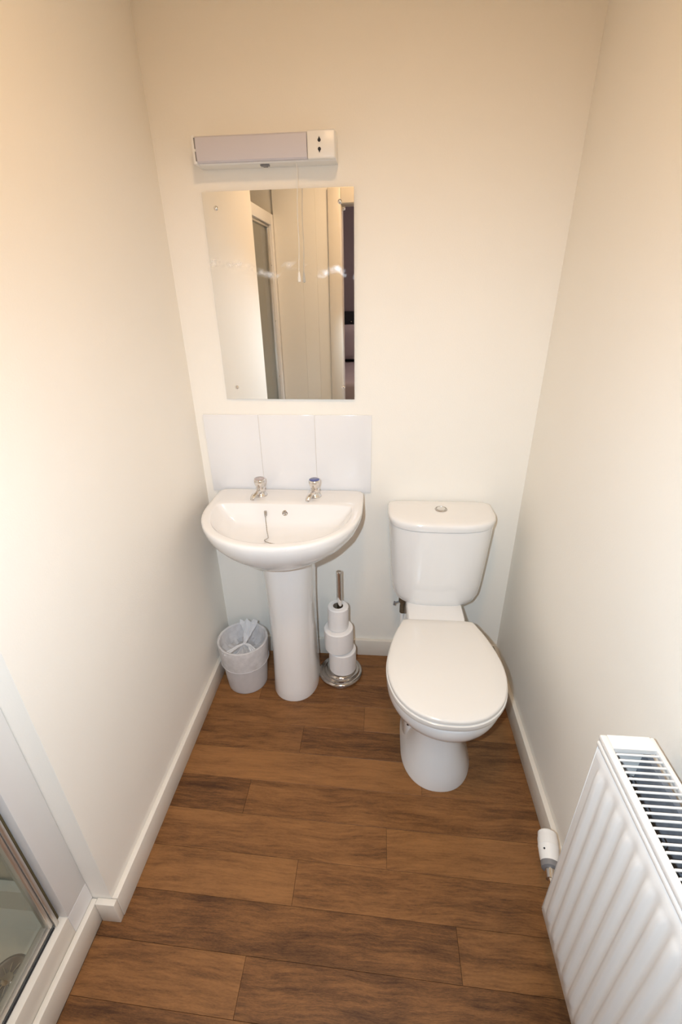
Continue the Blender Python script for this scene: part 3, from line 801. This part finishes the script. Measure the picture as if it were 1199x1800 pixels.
# ---------------------------------------------------------------- waste bin with liner
QX, QY = 0.130, -0.190
bn = thing('waste_bin', (QX, QY, 0.0), 'small frosted plastic waste bin between left wall and pedestal', 'bin')
v, f = lathe_vf([(0.0, 0.0), (0.076, 0.0), (0.080, 0.004), (0.0865, 0.08), (0.0935, 0.205), (0.0955, 0.222), (0.0965, 0.225), (0.0945, 0.226), (0.0925, 0.222), (0.0845, 0.08), (0.078, 0.007), (0.0, 0.005)], (QX, QY, 0), 48)
mk('bin_body', v, f, 'frosted_plastic', bn, smooth=40)
ln = thing('bin_liner', (QX, QY, 0.01), 'crumpled clear white bag lining the frosted bin', 'bin liner')
n = 140
def wob(a, z, s): return s * (mnoise.noise(Vector((math.cos(a) * 3.1, math.sin(a) * 3.1, z * 22))) + 0.7 * mnoise.noise(Vector((math.cos(a) * 9.0, math.sin(a) * 9.0, z * 40))))
rings = []
for r, z, s in ((0.0955, 0.132, 0.0015), (0.0965, 0.150, 0.0018), (0.0985, 0.19, 0.0015), (0.1000, 0.222, 0.001), (0.0995, 0.2285, 0.001), (0.0960, 0.2300, 0.001), (0.0910, 0.2270, 0.0012), (0.0885, 0.205, 0.003), (0.085, 0.185, 0.006), (0.074, 0.168, 0.009), (0.055, 0.162, 0.010), (0.030, 0.172, 0.008), (0.012, 0.186, 0.003), (0.006, 0.196, 0.001)):
    rings.append([Vector((QX + (r + wob(a, z, s)) * math.cos(a), QY + (r + wob(a, z, s)) * math.sin(a), z + (wob(a + 9, r * 3, s * 1.2) if z < 0.22 else 0.0))) for a in (2 * math.pi * i / n for i in range(n))])
mk('bag_film', *loft_vf(rings, False, True), 'bag_film', ln, smooth=35)
v, f = join(*[tube_vf([(QX + 0.0965 * math.cos(a), QY + 0.0965 * math.sin(a), 0.131 + wob(a, 0.13, 0.002)) for a in (2 * math.pi * i / 60 for i in range(61))], 0.0009, 5)])
mk('bag_hem', v, f, 'bag_white', ln, smooth=60)
def ribbon(pts, w0, w1, fold):
    V, F = [], []
    P_ = [Vector(p) for p in pts]
    pts = [P_[int(k / 3)].lerp(P_[min(int(k / 3) + 1, len(P_) - 1)], k / 3 - int(k / 3)) for k in range(3 * (len(P_) - 1) + 1)]
    m_ = len(pts)
    for i, p in enumerate(pts):
        d = (pts[min(i + 1, m_ - 1)] - pts[max(i - 1, 0)]).normalized()
        s = d.cross(Vector((0, 0, 1))).normalized()
        wd_ = w0 + (w1 - w0) * i / (m_ - 1)
        for k in range(9):
            t = k / 8 * 2 - 1
            V.append(p + s * wd_ * t * (1 + 0.3 * mnoise.noise(p * 60)) + d * 0.012 * mnoise.noise(Vector((t * 3, i, 3.3))) + Vector((0, 0, fold * (math.sin(t * 9 + i * 0.4) + mnoise.noise(Vector((t * 4, i * 0.7, 1)))) * (0.3 + 0.7 * i / m_))))
    for i in range(m_ - 1):
        for k in range(8):
            q = i * 9 + k
            F.append([q, q + 1, q + 10, q + 9])
    return V, F
K = Vector((QX + 0.006, QY - 0.006, 0.205))
rib = [ribbon([K, K + Vector((-0.022, -0.026, 0.004)), K + Vector((-0.042, -0.055, 0.006)), K + Vector((-0.055, -0.080, 0.012))], 0.004, 0.013, 0.003),
       ribbon([K, K + Vector((0.004, 0.03, 0.016)), K + Vector((0.004, 0.060, 0.028)), K + Vector((0.0, 0.088, 0.042))], 0.005, 0.034, 0.006),
       ribbon([K, K + Vector((0.018, -0.004, -0.002)), K + Vector((0.036, -0.018, -0.010)), K + Vector((0.046, -0.034, -0.018))], 0.004, 0.014, 0.004)]
mk('bag_knot', *join(*rib, lathe_vf([(0.0, -0.008), (0.006, -0.004), (0.007, 0.0), (0.005, 0.005), (0.0, 0.007)], K, 14)), 'bag_white', ln, smooth=60)

# ---------------------------------------------------------------- radiator
RF, RB, RT, RBOT = 1.057, 1.147, 0.765, 0.172
RY0, RY1 = -0.988, -1.600
ra = thing('radiator', (1.10, (RY0 + RY1) / 2, RBOT), 'white ribbed panel radiator with top grille on the right wall', 'radiator')
# pressed front panel
pitch = 0.0327
ncol = 9
ys = []
y = RY0 - 0.006
V, F = [], []
zs = [RBOT, RBOT + 0.006, RBOT + 0.030, RBOT + 0.038, RBOT + 0.052, RBOT + 0.10, 0.45, 0.64, 0.69, 0.705, 0.714, 0.735, 0.7405]
env = [0, 0, 0, 0.55, 1, 1, 1, 1, 1, 0.55, 0, 0, 0]
ny = int((RY0 - RY1) / pitch) * 8
for j in range(ny + 1):
    yy = RY0 - 0.006 - (RY0 - RY1 - 0.012) * j / ny
    ph = ((RY0 - 0.020 - yy) / pitch) % 1.0
    inside = yy < RY0 - 0.020
    rdg = 0.5 - 0.5 * math.cos(2 * math.pi * ph)
    rdg = min(1.0, max(0.0, (rdg - 0.18) / 0.5)) if inside else 0.0
    for z, e in zip(zs, env):
        ins = 0.004 if z in (zs[0], zs[-1]) else 0.0
        V.append((RF + ins - 0.0065 * rdg * e, yy, z))
nz = len(zs)
for j in range(ny):
    for k in range(nz - 1):
        q = j * nz + k
        F.append([q, q + 1, q + nz + 1, q + nz])
mk('front_panel', V, F, 'radiator_enamel', ra, smooth=50)
box('back_panel', RB - 0.012, RB - 0.001, RY1 + 0.006, RY0 - 0.006, RBOT + 0.01, RT - 0.03, 'shaded_convector_steel', ra, bev=0.002)
box('inner_panel', RF + 0.0035, RF + 0.012, RY1 + 0.006, RY0 - 0.006, RBOT + 0.004, RT - 0.03, 'shaded_convector_steel', ra, bev=0.002)
# folded convector sheet inside
V, F = [], []
nf_ = 48
for j in range(nf_ + 1):
    yy = RY0 - 0.012 - (RY0 - RY1 - 0.024) * j / nf_
    xx = RF + 0.016 if j % 4 in (0, 1) else RB - 0.040
    V += [(xx, yy, RBOT + 0.05), (xx, yy, RT - 0.055)]
for j in range(nf_):
    F.append([2 * j, 2 * j + 1, 2 * j + 3, 2 * j + 2])
mk('convector', V, F, 'shaded_convector_steel', ra)
# end covers
for yy in (RY0, RY1 + 0.003):
    box('end_cover', RF + 0.0015, RB, yy - 0.003, yy, RBOT + 0.004, RT - 0.004, 'radiator_enamel', ra, bev=0.001, seg=1)
# top grille: frame and slats
GX0, GX1 = RF + 0.0115, RB - 0.0085
gr = mk('grille_frame', *join(box_vf(RF - 0.001, GX0, RY1 + 0.0005, RY0 - 0.0005, RT - 0.012, RT, 0.0025), box_vf(GX1, RB, RY1 + 0.0005, RY0 - 0.0005, RT - 0.012, RT, 0.0025),
        box_vf(GX0 - 0.0005, GX1 + 0.0005, RY0 - 0.027, RY0 - 0.0005, RT - 0.010, RT - 0.0003), box_vf(GX0 - 0.0005, GX1 + 0.0005, RY1 + 0.0005, RY1 + 0.027, RT - 0.010, RT - 0.0003),
        box_vf(RF - 0.0025, RF + 0.004, RY1 + 0.0008, RY0 - 0.0008, RT - 0.0235, RT - 0.0135, 0.003)), 'radiator_enamel', ra, smooth=40)
y = RY0 - 0.027 - 0.0075
slat_me = None
while y - 0.004 > RY1 + 0.027:
    if slat_me is None:
        s0 = mk('slat', *box_vf(GX0, GX1, y - 0.0032, y, RT - 0.0042, RT - 0.0006, 0.0008, 1), 'radiator_enamel', gr, smooth=40, origin=(GX0, y, RT))
        slat_me = s0.data
    else:
        o = bpy.data.objects.new('slat', slat_me); COL.objects.link(o)
        o.parent = gr
        o.location = Vector((GX0, y, RT)) - Vector(gr['_o'])
    y -= 0.0107
# thermostatic valve
A = Vector((1.113, -0.897, 0.150)); dA = Vector((0.20, 0.97, 0.06)).normalized()
v, f = lathe_vf([(0.0145, 0.016), (0.0215, 0.017), (0.0240, 0.028), (0.0258, 0.050), (0.0262, 0.051), (0.0262, 0.0535), (0.0255, 0.0545), (0.0258, 0.070), (0.0250, 0.074), (0.0245, 0.0745), (0.0238, 0.086), (0.0200, 0.090), (0.0, 0.092)], A, 32, dA)
tv = mk('valve_head', v, f, 'white_plastic', ra, smooth=30)
v, f = lathe_vf([(0.0155, 0.002), (0.0215, 0.004), (0.0225, 0.0165)], A, 28, dA)
mk('valve_collar', v, f, 'grey_plastic', tv, smooth=30)
side = dA.cross(Vector((0, 0, 1))).normalized()
mk_at = A + dA * 0.040 + (Vector((0, 0, 1)) * 0.75 - side * 0.66).normalized() * -0.0
nv = (Vector((0, 0, 1)) * 0.8 + Vector((-0.6, 0, 0))).normalized()
v, f = lathe_vf([(0.0024, 0), (0.0024, 0.0012), (0.0, 0.0014)], A + dA * 0.040 + nv * 0.0245, 12, nv)
mk('index_dot', v, f, 'black', tv)
v, f = join(tube_vf([A + dA * 0.004, A, A - dA * 0.02], 0.013, 16), tube_vf([A - dA * 0.012, (1.112, -0.940, 0.150), (1.130, -1.110, 0.150)], 0.0095, 14), tube_vf([(1.130, -1.110, 0.155), (1.130, -1.110, 0.08), (1.130, -1.110, 0.0)], 0.0075, 12), tube_vf([(1.121, -1.030, 0.150), (1.121, -1.030, 0.2)], 0.009, 12))
mk('valve_body', v, f, 'chrome', ra, smooth=50)
for yy in (-1.10, -1.48):
    v, f = join(box_vf(RB + 0.0002, W - 0.0004, yy - 0.015, yy + 0.015, 0.25, 0.66))
    mk('bracket', v, f, 'radiator_enamel', ra)

# ---------------------------------------------------------------- tidy helper properties
for o in list(bpy.data.objects):
    if '_o' in o.keys(): del o['_o']
